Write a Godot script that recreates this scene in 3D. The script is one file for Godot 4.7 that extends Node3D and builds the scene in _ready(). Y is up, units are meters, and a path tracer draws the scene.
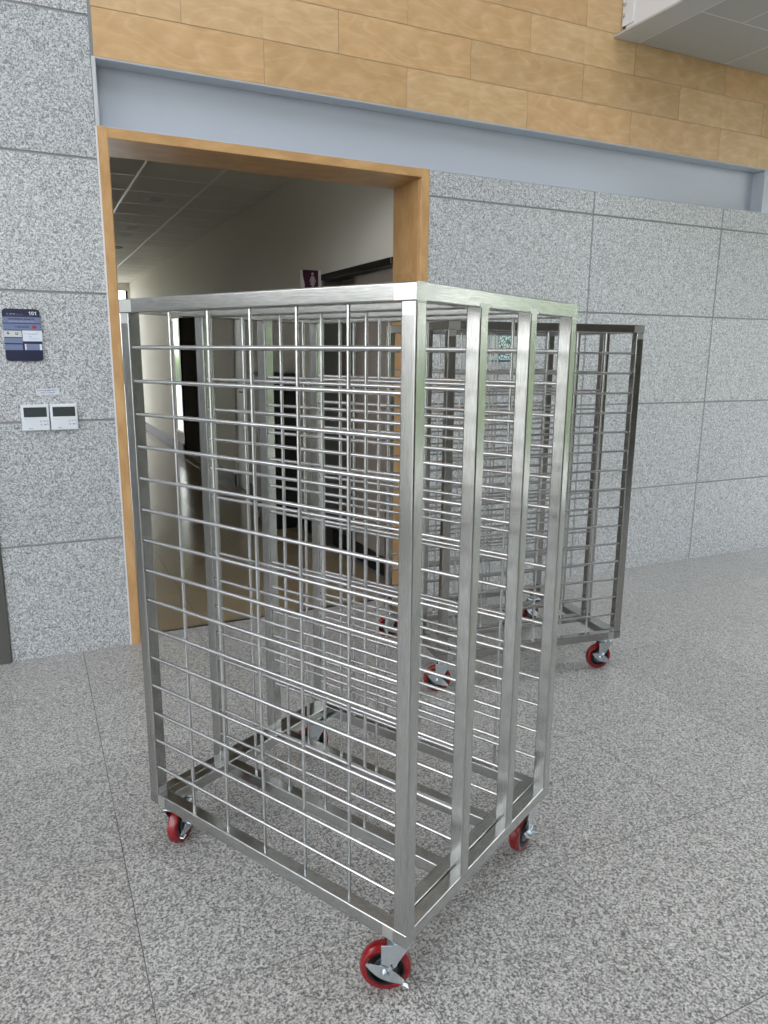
extends Node3D

# ------------------------------------------------------------------ helpers
var taken := {}
var M := {}
var cache := {}

func numbered(called: String) -> String:
	var n: int = taken.get(called, 0)
	taken[called] = n + 1
	return called if n == 0 else "%s_%03d" % [called, n]

func thing(called: String, label: String, category: String, at := Vector3.ZERO, turn := 0.0, group := "") -> Node3D:
	var o := Node3D.new()
	o.name = numbered(called)
	add_child(o)
	o.position = at
	o.rotation.y = turn
	o.set_meta("label", label)
	o.set_meta("category", category)
	if group != "":
		o.set_meta("group", group)
	return o

func structure(called: String, label: String, category: String) -> Node3D:
	var o := thing(called, label, category)
	o.set_meta("kind", "structure")
	return o

func mi(called: String, mesh: Mesh, mat: Material, parent: Node3D, at := Vector3.ZERO, rot := Vector3.ZERO) -> MeshInstance3D:
	var o := MeshInstance3D.new()
	o.name = called
	o.mesh = mesh
	o.material_override = mat
	o.cast_shadow = GeometryInstance3D.SHADOW_CASTING_SETTING_ON
	o.position = at
	o.rotation = rot
	parent.add_child(o, true)
	return o

func tri(st: SurfaceTool, a: Vector3, b: Vector3, c: Vector3, na: Vector3, nb: Vector3, nc: Vector3, ua: Vector2, ub: Vector2, uc: Vector2) -> void:
	if (b - a).cross(c - a).dot(na + nb + nc) > 0.0:
		var t := b; b = c; c = t
		t = nb; nb = nc; nc = t
		var u := ub; ub = uc; uc = u
	st.set_normal(na); st.set_uv(ua); st.add_vertex(a)
	st.set_normal(nb); st.set_uv(ub); st.add_vertex(b)
	st.set_normal(nc); st.set_uv(uc); st.add_vertex(c)

func quad(st: SurfaceTool, a: Vector3, b: Vector3, c: Vector3, d: Vector3, n: Vector3, uv: Array) -> void:
	tri(st, a, b, c, n, n, n, uv[0], uv[1], uv[2])
	tri(st, a, c, d, n, n, n, uv[0], uv[2], uv[3])

func begin() -> SurfaceTool:
	var st := SurfaceTool.new()
	st.begin(Mesh.PRIMITIVE_TRIANGLES)
	return st

func flat_uv(p: Vector3, n: Vector3) -> Vector2:
	var a := n.abs()
	if a.z >= a.x and a.z >= a.y:
		return Vector2(p.x, -p.y)
	if a.x >= a.y:
		return Vector2(p.z, -p.y)
	return Vector2(p.x, p.z)

# a box with chamfered edges, added to a SurfaceTool
func add_box(st: SurfaceTool, at: Vector3, size: Vector3, b := 0.0, basis := Basis()) -> void:
	var h := size / 2.0
	b = minf(b, minf(h.x, minf(h.y, h.z)) * 0.9)
	for ax in 3:
		for s in [-1.0, 1.0]:
			var n := Vector3.ZERO
			n[ax] = s
			var u := (ax + 1) % 3
			var v := (ax + 2) % 3
			var ps: Array[Vector3] = []
			for k in [[-1, -1], [1, -1], [1, 1], [-1, 1]]:
				var p := Vector3.ZERO
				p[ax] = s * h[ax]
				p[u] = k[0] * (h[u] - b)
				p[v] = k[1] * (h[v] - b)
				ps.append(p)
			var q: Array = []
			for p in ps:
				q.append(flat_uv(p + at, n))
			quad(st, at + basis * ps[0], at + basis * ps[1], at + basis * ps[2], at + basis * ps[3], basis * n, q)
	if b <= 0.0:
		return
	for ax in 3:
		var u := (ax + 1) % 3
		var v := (ax + 2) % 3
		for su in [-1.0, 1.0]:
			for sv in [-1.0, 1.0]:
				var n := Vector3.ZERO
				n[u] = su
				n[v] = sv
				n = n.normalized()
				var ps: Array[Vector3] = []
				for k in [[-1, 0], [1, 0], [1, 1], [-1, 1]]:
					var p := Vector3.ZERO
					p[ax] = k[0] * (h[ax] - b)
					p[u] = su * (h[u] - (b if k[1] == 1 else 0.0))
					p[v] = sv * (h[v] - (b if k[1] == 0 else 0.0))
					ps.append(p)
				var q: Array = []
				for p in ps:
					q.append(flat_uv(p + at, n))
				quad(st, at + basis * ps[0], at + basis * ps[1], at + basis * ps[2], at + basis * ps[3], basis * n, q)
	for sx in [-1.0, 1.0]:
		for sy in [-1.0, 1.0]:
			for sz in [-1.0, 1.0]:
				var s3 := Vector3(sx, sy, sz)
				var n := s3.normalized()
				var a := Vector3(sx * h.x, sy * (h.y - b), sz * (h.z - b))
				var c := Vector3(sx * (h.x - b), sy * h.y, sz * (h.z - b))
				var d := Vector3(sx * (h.x - b), sy * (h.y - b), sz * h.z)
				tri(st, at + basis * a, at + basis * c, at + basis * d, basis * n, basis * n, basis * n, flat_uv(a + at, n), flat_uv(c + at, n), flat_uv(d + at, n))

func box(size: Vector3, b := 0.0) -> ArrayMesh:
	var key := "b%v%f" % [size, b]
	if not cache.has(key):
		var st := begin()
		add_box(st, Vector3.ZERO, size, b)
		cache[key] = st.commit()
	return cache[key]

# rounded rectangular steel tube lying along x, u runs along its length
func tube(length: float, h: float, d: float, r := 0.004) -> ArrayMesh:
	var key := "t%f_%f_%f_%f" % [length, h, d, r]
	if cache.has(key):
		return cache[key]
	var st := begin()
	var ps: Array[Vector2] = []
	var ns: Array[Vector2] = []
	for c in 4:
		var cc := Vector2([1, -1, -1, 1][c] * (d / 2 - r), [1, 1, -1, -1][c] * (h / 2 - r))
		for k in 4:
			var a := PI / 2 * c + PI / 2 * k / 3.0
			var n := Vector2(cos(a), sin(a))
			ps.append(cc + n * r)
			ns.append(n)
	var run := 0.0
	for i in ps.size():
		var j := (i + 1) % ps.size()
		var step := ps[i].distance_to(ps[j])
		var a0 := Vector3(-length / 2, ps[i].y, ps[i].x)
		var a1 := Vector3(length / 2, ps[i].y, ps[i].x)
		var b0 := Vector3(-length / 2, ps[j].y, ps[j].x)
		var b1 := Vector3(length / 2, ps[j].y, ps[j].x)
		var na := Vector3(0, ns[i].y, ns[i].x)
		var nb := Vector3(0, ns[j].y, ns[j].x)
		tri(st, a0, a1, b1, na, na, nb, Vector2(0, run), Vector2(length, run), Vector2(length, run + step))
		tri(st, a0, b1, b0, na, nb, nb, Vector2(0, run), Vector2(length, run + step), Vector2(0, run + step))
		for s in [-1.0, 1.0]:
			var n := Vector3(s, 0, 0)
			tri(st, Vector3(s * length / 2, 0, 0), Vector3(s * length / 2, ps[i].y, ps[i].x), Vector3(s * length / 2, ps[j].y, ps[j].x), n, n, n, Vector2.ZERO, ps[i], ps[j])
		run += step
	cache[key] = st.commit()
	return cache[key]

# profile of (radius, z) turned about the z axis
func add_lathe(st: SurfaceTool, prof: Array, segs := 32, at := Vector3.ZERO, basis := Basis()) -> void:
	for i in prof.size() - 1:
		var p: Vector2 = prof[i]
		var q: Vector2 = prof[i + 1]
		var t := (q - p).normalized()
		var n2 := Vector2(t.y, -t.x)
		for k in segs:
			var a := TAU * k / segs
			var b := TAU * (k + 1) / segs
			var na := basis * Vector3(cos(a) * n2.x, sin(a) * n2.x, n2.y)
			var nb := basis * Vector3(cos(b) * n2.x, sin(b) * n2.x, n2.y)
			var p0 := at + basis * Vector3(cos(a) * p.x, sin(a) * p.x, p.y)
			var p1 := at + basis * Vector3(cos(b) * p.x, sin(b) * p.x, p.y)
			var q0 := at + basis * Vector3(cos(a) * q.x, sin(a) * q.x, q.y)
			var q1 := at + basis * Vector3(cos(b) * q.x, sin(b) * q.x, q.y)
			var u := Vector2(a, 0)
			if p.x > 0.0:
				tri(st, p0, p1, q1, na, nb, nb, u, u, u)
			if q.x > 0.0:
				tri(st, p0, q1, q0, na, nb, na, u, u, u)

# flat outline extruded along z, from z0 to z1
func add_prism(st: SurfaceTool, poly: PackedVector2Array, z0: float, z1: float, at := Vector3.ZERO, basis := Basis()) -> void:
	var idx := Geometry2D.triangulate_polygon(poly)
	for i in range(0, idx.size(), 3):
		for z in [z0, z1]:
			var n := basis * Vector3(0, 0, signf(z - (z0 + z1) / 2))
			var a := poly[idx[i]]; var b := poly[idx[i + 1]]; var c := poly[idx[i + 2]]
			tri(st, at + basis * Vector3(a.x, a.y, z), at + basis * Vector3(b.x, b.y, z), at + basis * Vector3(c.x, c.y, z), n, n, n, a, b, c)
	var area := 0.0
	for i in poly.size():
		area += poly[i].cross(poly[(i + 1) % poly.size()])
	for i in poly.size():
		var a := poly[i]; var b := poly[(i + 1) % poly.size()]
		var e := (b - a).normalized() * signf(area)
		var n := basis * Vector3(e.y, -e.x, 0)
		quad(st, at + basis * Vector3(a.x, a.y, z0), at + basis * Vector3(b.x, b.y, z0), at + basis * Vector3(b.x, b.y, z1), at + basis * Vector3(a.x, a.y, z1), n, [a, b, b, a])

func span(st: SurfaceTool, lo: Vector3, hi: Vector3, b := 0.0) -> void:
	add_box(st, (lo + hi) / 2, (hi - lo).abs(), b)

func slab(called: String, lo: Vector3, hi: Vector3, mat: Material, parent: Node3D, b := 0.0) -> MeshInstance3D:
	return mi(called, box((hi - lo).abs(), b), mat, parent, (lo + hi) / 2)

# ------------------------------------------------------------------ materials
func noise(kind: int, freq: float, s: int, octaves := 1) -> FastNoiseLite:
	var n := FastNoiseLite.new()
	n.noise_type = kind
	n.frequency = freq
	n.seed = s
	n.fractal_type = FastNoiseLite.FRACTAL_FBM if octaves > 1 else FastNoiseLite.FRACTAL_NONE
	n.fractal_octaves = octaves
	n.cellular_return_type = FastNoiseLite.RETURN_CELL_VALUE
	n.cellular_jitter = 1.0
	return n

func bytes_of(n: FastNoiseLite, w: int, h: int) -> PackedByteArray:
	var im := n.get_image(w, h, false, false, true)
	im.convert(Image.FORMAT_L8)
	return im.get_data()

func granite_texture(s: int, dark: float, mid: float, light: float, tint: Color) -> ImageTexture:
	var w := 1024
	var a := bytes_of(noise(FastNoiseLite.TYPE_CELLULAR, 1.0 / 4.6, s), w, w)
	var b := bytes_of(noise(FastNoiseLite.TYPE_CELLULAR, 1.0 / 8.0, s + 1), w, w)
	var c := bytes_of(noise(FastNoiseLite.TYPE_SIMPLEX_SMOOTH, 1.0 / 14.0, s + 2, 3), w, w)
	var out := PackedByteArray()
	out.resize(w * w * 3)
	for i in w * w:
		var t := (0.40 * a[i] + 0.38 * b[i] + 0.22 * c[i]) / 255.0
		var v: float
		if t < 0.47:
			v = lerpf(dark, mid, clampf((t - 0.20) / 0.27, 0, 1))
		else:
			v = lerpf(mid, light, clampf((t - 0.47) / 0.26, 0, 1))
		out[i * 3] = int(clampf(v * tint.r, 0, 255))
		out[i * 3 + 1] = int(clampf(v * tint.g, 0, 255))
		out[i * 3 + 2] = int(clampf(v * tint.b, 0, 255))
	return ImageTexture.create_from_image(Image.create_from_data(w, w, false, Image.FORMAT_RGB8, out))

# veneer: 2 m by 1 m, grain runs along u
func veneer_texture(s: int, deep: Color, pale: Color, rings: float, swirl: float) -> ImageTexture:
	var w := 1024
	var h := 512
	var big := noise(FastNoiseLite.TYPE_SIMPLEX_SMOOTH, 1.0, s, 2)
	var fine := noise(FastNoiseLite.TYPE_SIMPLEX_SMOOTH, 1.0, s + 5, 3)
	var im := Image.create(w, h, false, Image.FORMAT_RGB8)
	for y in h:
		for x in w:
			var fx := x / 512.0
			var fy := y / 512.0
			var g := big.get_noise_2d(fx * 1.5 * swirl, fy * 3.6 * swirl)
			var line := pow(absf(sin(g * rings + fy * 7.0)), 14.0)
			var f := fine.get_noise_2d(fx * 14.0, fy * 150.0)
			var blot := fine.get_noise_2d(fx * 5.0 + 40.0, fy * 9.0)
			var t := clampf(0.42 + 0.18 * line + 0.13 * f + 0.34 * blot, 0, 1)
			im.set_pixel(x, y, deep.lerp(pale, t))
	return ImageTexture.create_from_image(im)

func brushed_texture(s: int) -> ImageTexture:
	var w := 256
	var n := noise(FastNoiseLite.TYPE_SIMPLEX_SMOOTH, 1.0, s, 3)
	var im := Image.create(w, w, false, Image.FORMAT_RGB8)
	for y in w:
		for x in w:
			var v := 0.80 + 0.13 * n.get_noise_2d(x * 0.012, y * 0.55) + 0.06 * n.get_noise_2d(x * 0.04 + 99.0, y * 0.05)
			im.set_pixel(x, y, Color(v, v * 0.995, v * 0.985))
	return ImageTexture.create_from_image(im)

func mat(c: Color, rough: float, metal := 0.0) -> StandardMaterial3D:
	var m := StandardMaterial3D.new()
	m.albedo_color = c
	m.roughness = rough
	m.metallic = metal
	return m

func patterned(tex: Texture2D, rough: float, scale: Vector3, offset := Vector3.ZERO, world := true) -> StandardMaterial3D:
	var m := StandardMaterial3D.new()
	m.albedo_texture = tex
	m.roughness = rough
	m.uv1_scale = scale
	m.uv1_offset = offset
	if world:
		m.uv1_triplanar = true
		m.uv1_world_triplanar = true
	return m

func make_materials() -> void:
	var gw := granite_texture(11, 118, 182, 226, Color(0.985, 1.0, 1.0))
	var gf := granite_texture(37, 88, 160, 210, Color(1.0, 0.988, 0.965))
	M.granite = []
	M.tile = []
	for k in 3:
		var s := 1.3
		var m := patterned(gw, 0.42, Vector3(s, s, s), Vector3(0.31 * k, 0.17 * k, 0.23 * k))
		m.albedo_color = [Color(1, 1, 1), Color(0.96, 0.965, 0.97), Color(0.985, 0.98, 0.985)][k]
		M.granite.append(m)
		var t := patterned(gf, 0.30, Vector3(1.35, 1.35, 1.35), Vector3(0.37 * k, 0.29 * k, 0.11 * k))
		t.albedo_color = [Color(1, 1, 1), Color(0.965, 0.965, 0.965), Color(0.985, 0.98, 0.975)][k]
		M.tile.append(t)
	M.sealant = mat(Color(0.56, 0.57, 0.57), 0.85)
	M.grout = mat(Color(0.36, 0.35, 0.34), 0.9)
	M.veneer = []
	var v := veneer_texture(5, Color(0.755, 0.61, 0.425), Color(0.885, 0.77, 0.60), 8.0, 1.0)
	for k in 4:
		var m := patterned(v, 0.42, Vector3(0.5, 1, 1), Vector3(0.23 * k, 0.31 * k, 0), false)
		m.albedo_color = [Color(1, 1, 1), Color(0.97, 0.95, 0.92), Color(1, 0.975, 0.95), Color(0.955, 0.945, 0.93)][k]
		M.veneer.append(m)
	var o := veneer_texture(23, Color(0.71, 0.54, 0.35), Color(0.87, 0.72, 0.52), 5.0, 0.35)
	M.frame = patterned(o, 0.30, Vector3(0.5, 1, 1), Vector3.ZERO, false)
	M.steel = mat(Color(1, 1, 1), 0.22, 1.0)
	M.steel.albedo_texture = brushed_texture(3)
	M.steel.albedo_color = Color(0.865, 0.87, 0.865)
	M.steel.uv1_scale = Vector3(2.2, 14.0, 1)
	M.steel.anisotropy_enabled = false
	M.rod = mat(Color(0.80, 0.80, 0.80), 0.24, 1.0)
	M.weld = mat(Color(0.80, 0.80, 0.79), 0.42, 1.0)
	M.zinc = mat(Color(0.82, 0.85, 0.87), 0.24, 1.0)
	M.red = mat(Color(0.52, 0.022, 0.055), 0.25)
	M.red.clearcoat_enabled = true
	M.red.clearcoat = 0.4
	M.red.clearcoat_roughness = 0.15
	M.black = mat(Color(0.045, 0.045, 0.05), 0.45)
	M.hub = mat(Color(0.42, 0.46, 0.49), 0.35, 0.6)
	M.beam = mat(Color(0.725, 0.75, 0.785), 0.42)
	M.trim = mat(Color(0.80, 0.81, 0.82), 0.4, 0.3)
	M.white = mat(Color(0.88, 0.88, 0.89), 0.45)
	M.soffit = mat(Color(0.66, 0.66, 0.64), 0.5)
	M.edge = mat(Color(0.74, 0.74, 0.73), 0.5)
	M.plaster = mat(Color(0.93, 0.92, 0.88), 0.7)
	M.corr_ceiling = mat(Color(0.88, 0.87, 0.83), 0.8)
	M.corr_floor = mat(Color(0.56, 0.50, 0.40), 0.16)
	M.skirting = mat(Color(0.035, 0.04, 0.04), 0.55)
	M.darksteel = mat(Color(0.10, 0.105, 0.10), 0.3, 0.5)
	M.jamb_steel = mat(Color(0.47, 0.47, 0.455), 0.35, 0.9)
	M.glass = mat(Color(0.85, 0.92, 0.90, 0.06), 0.02)
	M.glass.transparency = BaseMaterial3D.TRANSPARENCY_ALPHA
	M.leaf = mat(Color(0.42, 0.53, 0.27), 0.7)
	M.bark = mat(Color(0.25, 0.2, 0.15), 0.9)
	M.lawn = mat(Color(0.34, 0.42, 0.22), 0.95)
	M.paving = mat(Color(0.76, 0.75, 0.72), 0.9)

# ------------------------------------------------------------------ the rack
const RW := 0.9657
const RD := 0.788
const RB := 0.1662
const RT := 1.6676
const S := 0.03727

func make_caster(parent: Node3D, at: Vector3, turn: float, side: float, tilt: float) -> void:
	# origin on the swivel axis at floor level, the wheel trails towards +x; side says which fork leg carries the brake
	var top := RB
	var trail := 0.036
	var wy := 0.064
	var st := begin()
	add_lathe(st, [Vector2(0.030, 0.0), Vector2(0.031, 0.006), Vector2(0.027, 0.012), Vector2(0.024, 0.017), Vector2(0.028, 0.020), Vector2(0.0, 0.020)], 24, Vector3(0, top - 0.005, 0), Basis(Vector3.RIGHT, PI / 2))
	add_box(st, Vector3(0.003, top - 0.026, 0), Vector3(0.058, 0.004, 0.050), 0.0015)
	var leg := PackedVector2Array([Vector2(-0.026, top - 0.024), Vector2(0.032, top - 0.024), Vector2(0.050, wy + 0.022)])
	for k in 9:
		var a := 0.35 - (PI + 0.1) * k / 8.0
		leg.append(Vector2(trail + 0.0165 * cos(a), wy + 0.0165 * sin(a)))
	leg.append(Vector2(0.004, wy + 0.030))
	for s in [-1.0, 1.0]:
		add_prism(st, leg, s * 0.0225, s * 0.0255)
	var body := mi("caster", st.commit(), M.zinc, parent, at, Vector3(0, turn, 0))
	# mounting plate, square to the rack
	st = begin()
	add_box(st, Vector3(0, top - 0.0025, 0), Vector3(0.086, 0.005, 0.074), 0.0015)
	for p in [[-1, -1], [-1, 1], [1, -1], [1, 1]]:
		add_lathe(st, [Vector2(0.0, 0.006), Vector2(0.006, 0.006), Vector2(0.006, 0.0)], 6, Vector3(p[0] * 0.034, top - 0.005, p[1] * 0.028), Basis(Vector3.RIGHT, PI / 2))
	mi("mounting_plate", st.commit(), M.zinc, body, Vector3.ZERO, Vector3(0, -turn, 0))
	# tyre
	st = begin()
	add_lathe(st, [Vector2(0.047, -0.0155), Vector2(0.056, -0.0160), Vector2(0.0605, -0.0140), Vector2(0.0632, -0.0090), Vector2(0.064, 0.0), Vector2(0.0632, 0.0090), Vector2(0.0605, 0.0140), Vector2(0.056, 0.0160), Vector2(0.047, 0.0155)], 40)
	mi("tyre", st.commit(), M.red, body, Vector3(trail, wy, 0))
	st = begin()
	add_lathe(st, [Vector2(0.0, -0.0130), Vector2(0.020, -0.0130), Vector2(0.022, -0.008), Vector2(0.038, -0.008), Vector2(0.041, -0.0150), Vector2(0.047, -0.0153), Vector2(0.047, 0.0153), Vector2(0.041, 0.0150), Vector2(0.038, 0.008), Vector2(0.022, 0.008), Vector2(0.020, 0.013), Vector2(0.0, 0.013)], 32)
	mi("wheel_core", st.commit(), M.black, body, Vector3(trail, wy, 0))
	for s in [-1.0, 1.0]:
		st = begin()
		add_lathe(st, [Vector2(0.030, s * 0.0125), Vector2(0.030, s * 0.0165), Vector2(0.012, s * 0.0195), Vector2(0.0, s * 0.0195)], 24)
		mi("bearing_cover", st.commit(), M.hub, body, Vector3(trail, wy, 0))
	for s in [-1.0, 1.0]:
		st = begin()
		add_lathe(st, [Vector2(0.0095, s * 0.0255), Vector2(0.0095, s * 0.0375), Vector2(0.0075, s * 0.0385), Vector2(0.0, s * 0.0385)], 6)
		mi("axle_bolt", st.commit(), M.zinc, body, Vector3(trail, wy, 0))
	# wing shaped brake pedal, pressed from sheet, with an upturned toe
	st = begin()
	var wing := PackedVector2Array()
	for k in 13:
		var u := -1.0 + k / 6.0
		wing.append(Vector2(u * 0.054, 0.0145 * (1.0 - u * u) + 0.003))
	for k in 13:
		var u := 1.0 - k / 6.0
		wing.append(Vector2(u * 0.054, -0.0145 * (1.0 - u * u) - 0.002))
	add_prism(st, wing, side * 0.0292, side * 0.0315)
	add_box(st, Vector3(-0.055, 0.000, side * 0.037), Vector3(0.016, 0.003, 0.014), 0.001, Basis(Vector3.BACK, 0.2))
	add_box(st, Vector3(-0.002, 0.019, side * 0.0325), Vector3(0.008, 0.016, 0.004), 0.001)
	var arm := mi("brake_arm", box(Vector3(0.030, 0.074, 0.003), 0.001), M.zinc, body, Vector3(trail - 0.004, wy + 0.040, side * 0.0275))
	arm.set_meta("label", "upright zinc brake arm")
	mi("brake_pedal", st.commit(), M.zinc, body, Vector3(trail, wy, 0), Vector3(0, 0, tilt))

func make_rack(label: String, corner: Vector3, ang: float, casters: Array) -> void:
	var l := Vector3(-cos(ang), 0, -sin(ang))
	var b := Vector3(sin(ang), 0, -cos(ang))
	var r := thing("rolling_rack", label, "rack", corner + l * RW / 2 + b * RD / 2, -ang, "stainless grid racks on casters")
	var hx := RW / 2
	var hz := RD / 2
	var g := (RD - S) / 3.0
	var up := Vector3(0, 0, PI / 2)
	var side := Vector3(0, PI / 2, 0)
	# top frame and base frame; cross rails under and over every grid
	for i in 4:
		var z := hz - S / 2 - g * i
		var through := i == 0 or i == 3
		mi("top_rail", tube(RW if through else RW - 2 * S, S, S), M.steel, r, Vector3(0, RT - S / 2, z))
		mi("bottom_rail", tube(RW if through else RW - 4 * S, S, S), M.steel, r, Vector3(0, RB + S / 2, z))
	for s in [-1.0, 1.0]:
		mi("top_rail", tube(RD - 2 * S, S, S), M.steel, r, Vector3(s * (hx - S / 2), RT - S / 2, 0), side)
		mi("bottom_rail", tube(RD - 2 * S, S, S), M.steel, r, Vector3(s * (hx - S / 2), RB + S / 2, 0), side)
		mi("bottom_rail", tube(RD - 2 * S, S, S), M.steel, r, Vector3(s * (hx - S * 1.5 - 0.0005), RB + S / 2 + 0.003, 0), side)
	var ph := RT - RB - 2 * S
	var rise := ph / 16.0
	var bay := (RW - 2 * S) / 6.0
	var hr := CylinderMesh.new()
	hr.top_radius = 0.0053; hr.bottom_radius = 0.0053; hr.height = RW - 2 * S; hr.radial_segments = 12; hr.rings = 0
	var vr := CylinderMesh.new()
	vr.top_radius = 0.0048; vr.bottom_radius = 0.0048; vr.height = ph; vr.radial_segments = 12; vr.rings = 0
	for i in 4:
		var z := hz - g * i
		for s in [-1.0, 1.0]:
			var post := mi("post", tube(ph, S, S), M.steel, r, Vector3(s * (hx - S / 2), RB + RT - (RB + RT) / 2, z - S / 2), up)
			# ground-down welds at the top joint of the post, lapping over the rail
			if i == 0 or i == 3:
				var f := 1.0 if i == 0 else -1.0
				# local x of the post points up
				var pf := mi("weld_patch", box(Vector3(0.026, S - 0.008, 0.0006)), M.weld, post, Vector3(ph / 2 - 0.013, 0, f * (S / 2 + 0.0001)))
				pf.set_meta("label", "pale ground weld")
				var pr := mi("weld_patch", box(Vector3(S - 0.006, 0.052, 0.0006)), M.weld, post, Vector3(ph / 2 + S / 2, s * 0.009, f * (S / 2 + 0.0001)))
				pr.set_meta("label", "pale ground weld")
				mi("weld_patch", box(Vector3(0.005, 0.0006, S - 0.009)), M.weld, post, Vector3(ph / 2 - 0.001, -s * (S / 2 + 0.0001), 0))
				mi("weld_patch", box(Vector3(S - 0.006, 0.030, 0.0006)), M.weld, post, Vector3(-ph / 2 - S / 2, s * 0.034, f * (S / 2 + 0.0001)))
			else:
				mi("weld_patch", box(Vector3(0.018, 0.0006, S - 0.009)), M.weld, post, Vector3(ph / 2 - 0.009, -s * (S / 2 + 0.0001), 0))
				mi("weld_patch", box(Vector3(0.010, 0.0006, S + 0.006)), M.weld, post, Vector3(ph / 2 + 0.005, -s * (S / 2 + 0.0001), 0))
			mi("weld_patch", box(Vector3(0.020, 0.0006, S - 0.009)), M.weld, post, Vector3(-ph / 2 + 0.010, s * (S / 2 + 0.0001), 0))
		for k in 15:
			mi("horizontal_rod", hr, M.rod, r, Vector3(0, RT - S - rise * (k + 1), z - 0.0100), up)
		for k in 5:
			mi("vertical_rod", vr, M.rod, r, Vector3(hx - S - bay * (k + 1), (RT + RB) / 2, z - 0.0200))
	for k in 4:
		var c: Array = casters[k]
		var cx := [hx, -hx, hx, -hx][k] as float
		var cz := [hz, hz, -hz, -hz][k] as float
		# c[0] is the heading of the trailing wheel in the room
		make_caster(r, Vector3(cx - signf(cx) * 0.048, 0, cz - signf(cz) * 0.048), c[0] + ang, c[1], c[2])

# ------------------------------------------------------------------ printed faces
func glyphs(im: Image, x0: int, y0: int, x1: int, h: int, c: Color, rng: RandomNumberGenerator) -> void:
	# a line of lettering too small to read: strokes of uneven width
	var x := x0
	var t := maxi(2, h / 5)
	while x < x1:
		var w := rng.randi_range(maxi(t + 1, h / 2), maxi(t + 2, h * 3 / 4))
		if x + w > x1:
			break
		im.fill_rect(Rect2i(x, y0 + rng.randi_range(0, h / 4), t, h - h / 4), c)
		im.fill_rect(Rect2i(x, y0 + rng.randi_range(0, h - t), w, t), c)
		if rng.randf() < 0.6:
			im.fill_rect(Rect2i(x + w - t, y0, t, h), c)
		x += w + t + (h / 2 if rng.randf() < 0.15 else 0)

func printed(im: Image, rough := 0.35) -> StandardMaterial3D:
	var m := mat(Color.WHITE, rough)
	m.albedo_texture = ImageTexture.create_from_image(im)
	return m

# front face with 0..1 coordinates, a thin plate w by h by d
func plate(w: float, h: float, d: float) -> ArrayMesh:
	var st := begin()
	add_box(st, Vector3.ZERO, Vector3(w, h, d - 0.0002), 0.0003)
	quad(st, Vector3(-w / 2, h / 2, d / 2), Vector3(w / 2, h / 2, d / 2), Vector3(w / 2, -h / 2, d / 2), Vector3(-w / 2, -h / 2, d / 2), Vector3(0, 0, 1), [Vector2(0, 0), Vector2(1, 0), Vector2(1, 1), Vector2(0, 1)])
	return st.commit()

func lettering(text: String, height: float, depth := 0.0008) -> TextMesh:
	var t := TextMesh.new()
	var f := SystemFont.new()
	f.font_names = PackedStringArray(["Droid Sans"])
	f.font_weight = 700
	t.font = f
	t.text = text
	t.font_size = 48
	t.pixel_size = height / 34.0
	t.depth = depth
	return t

func rounded(w: float, h: float, r: float) -> PackedVector2Array:
	var out := PackedVector2Array()
	for c in 4:
		var cc := Vector2([1, -1, -1, 1][c] * (w / 2 - r), [1, 1, -1, -1][c] * (h / 2 - r))
		for k in 6:
			var a := PI / 2 * c + PI / 2 * k / 5.0
			out.append(cc + Vector2(cos(a), sin(a)) * r)
	return out

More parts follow.
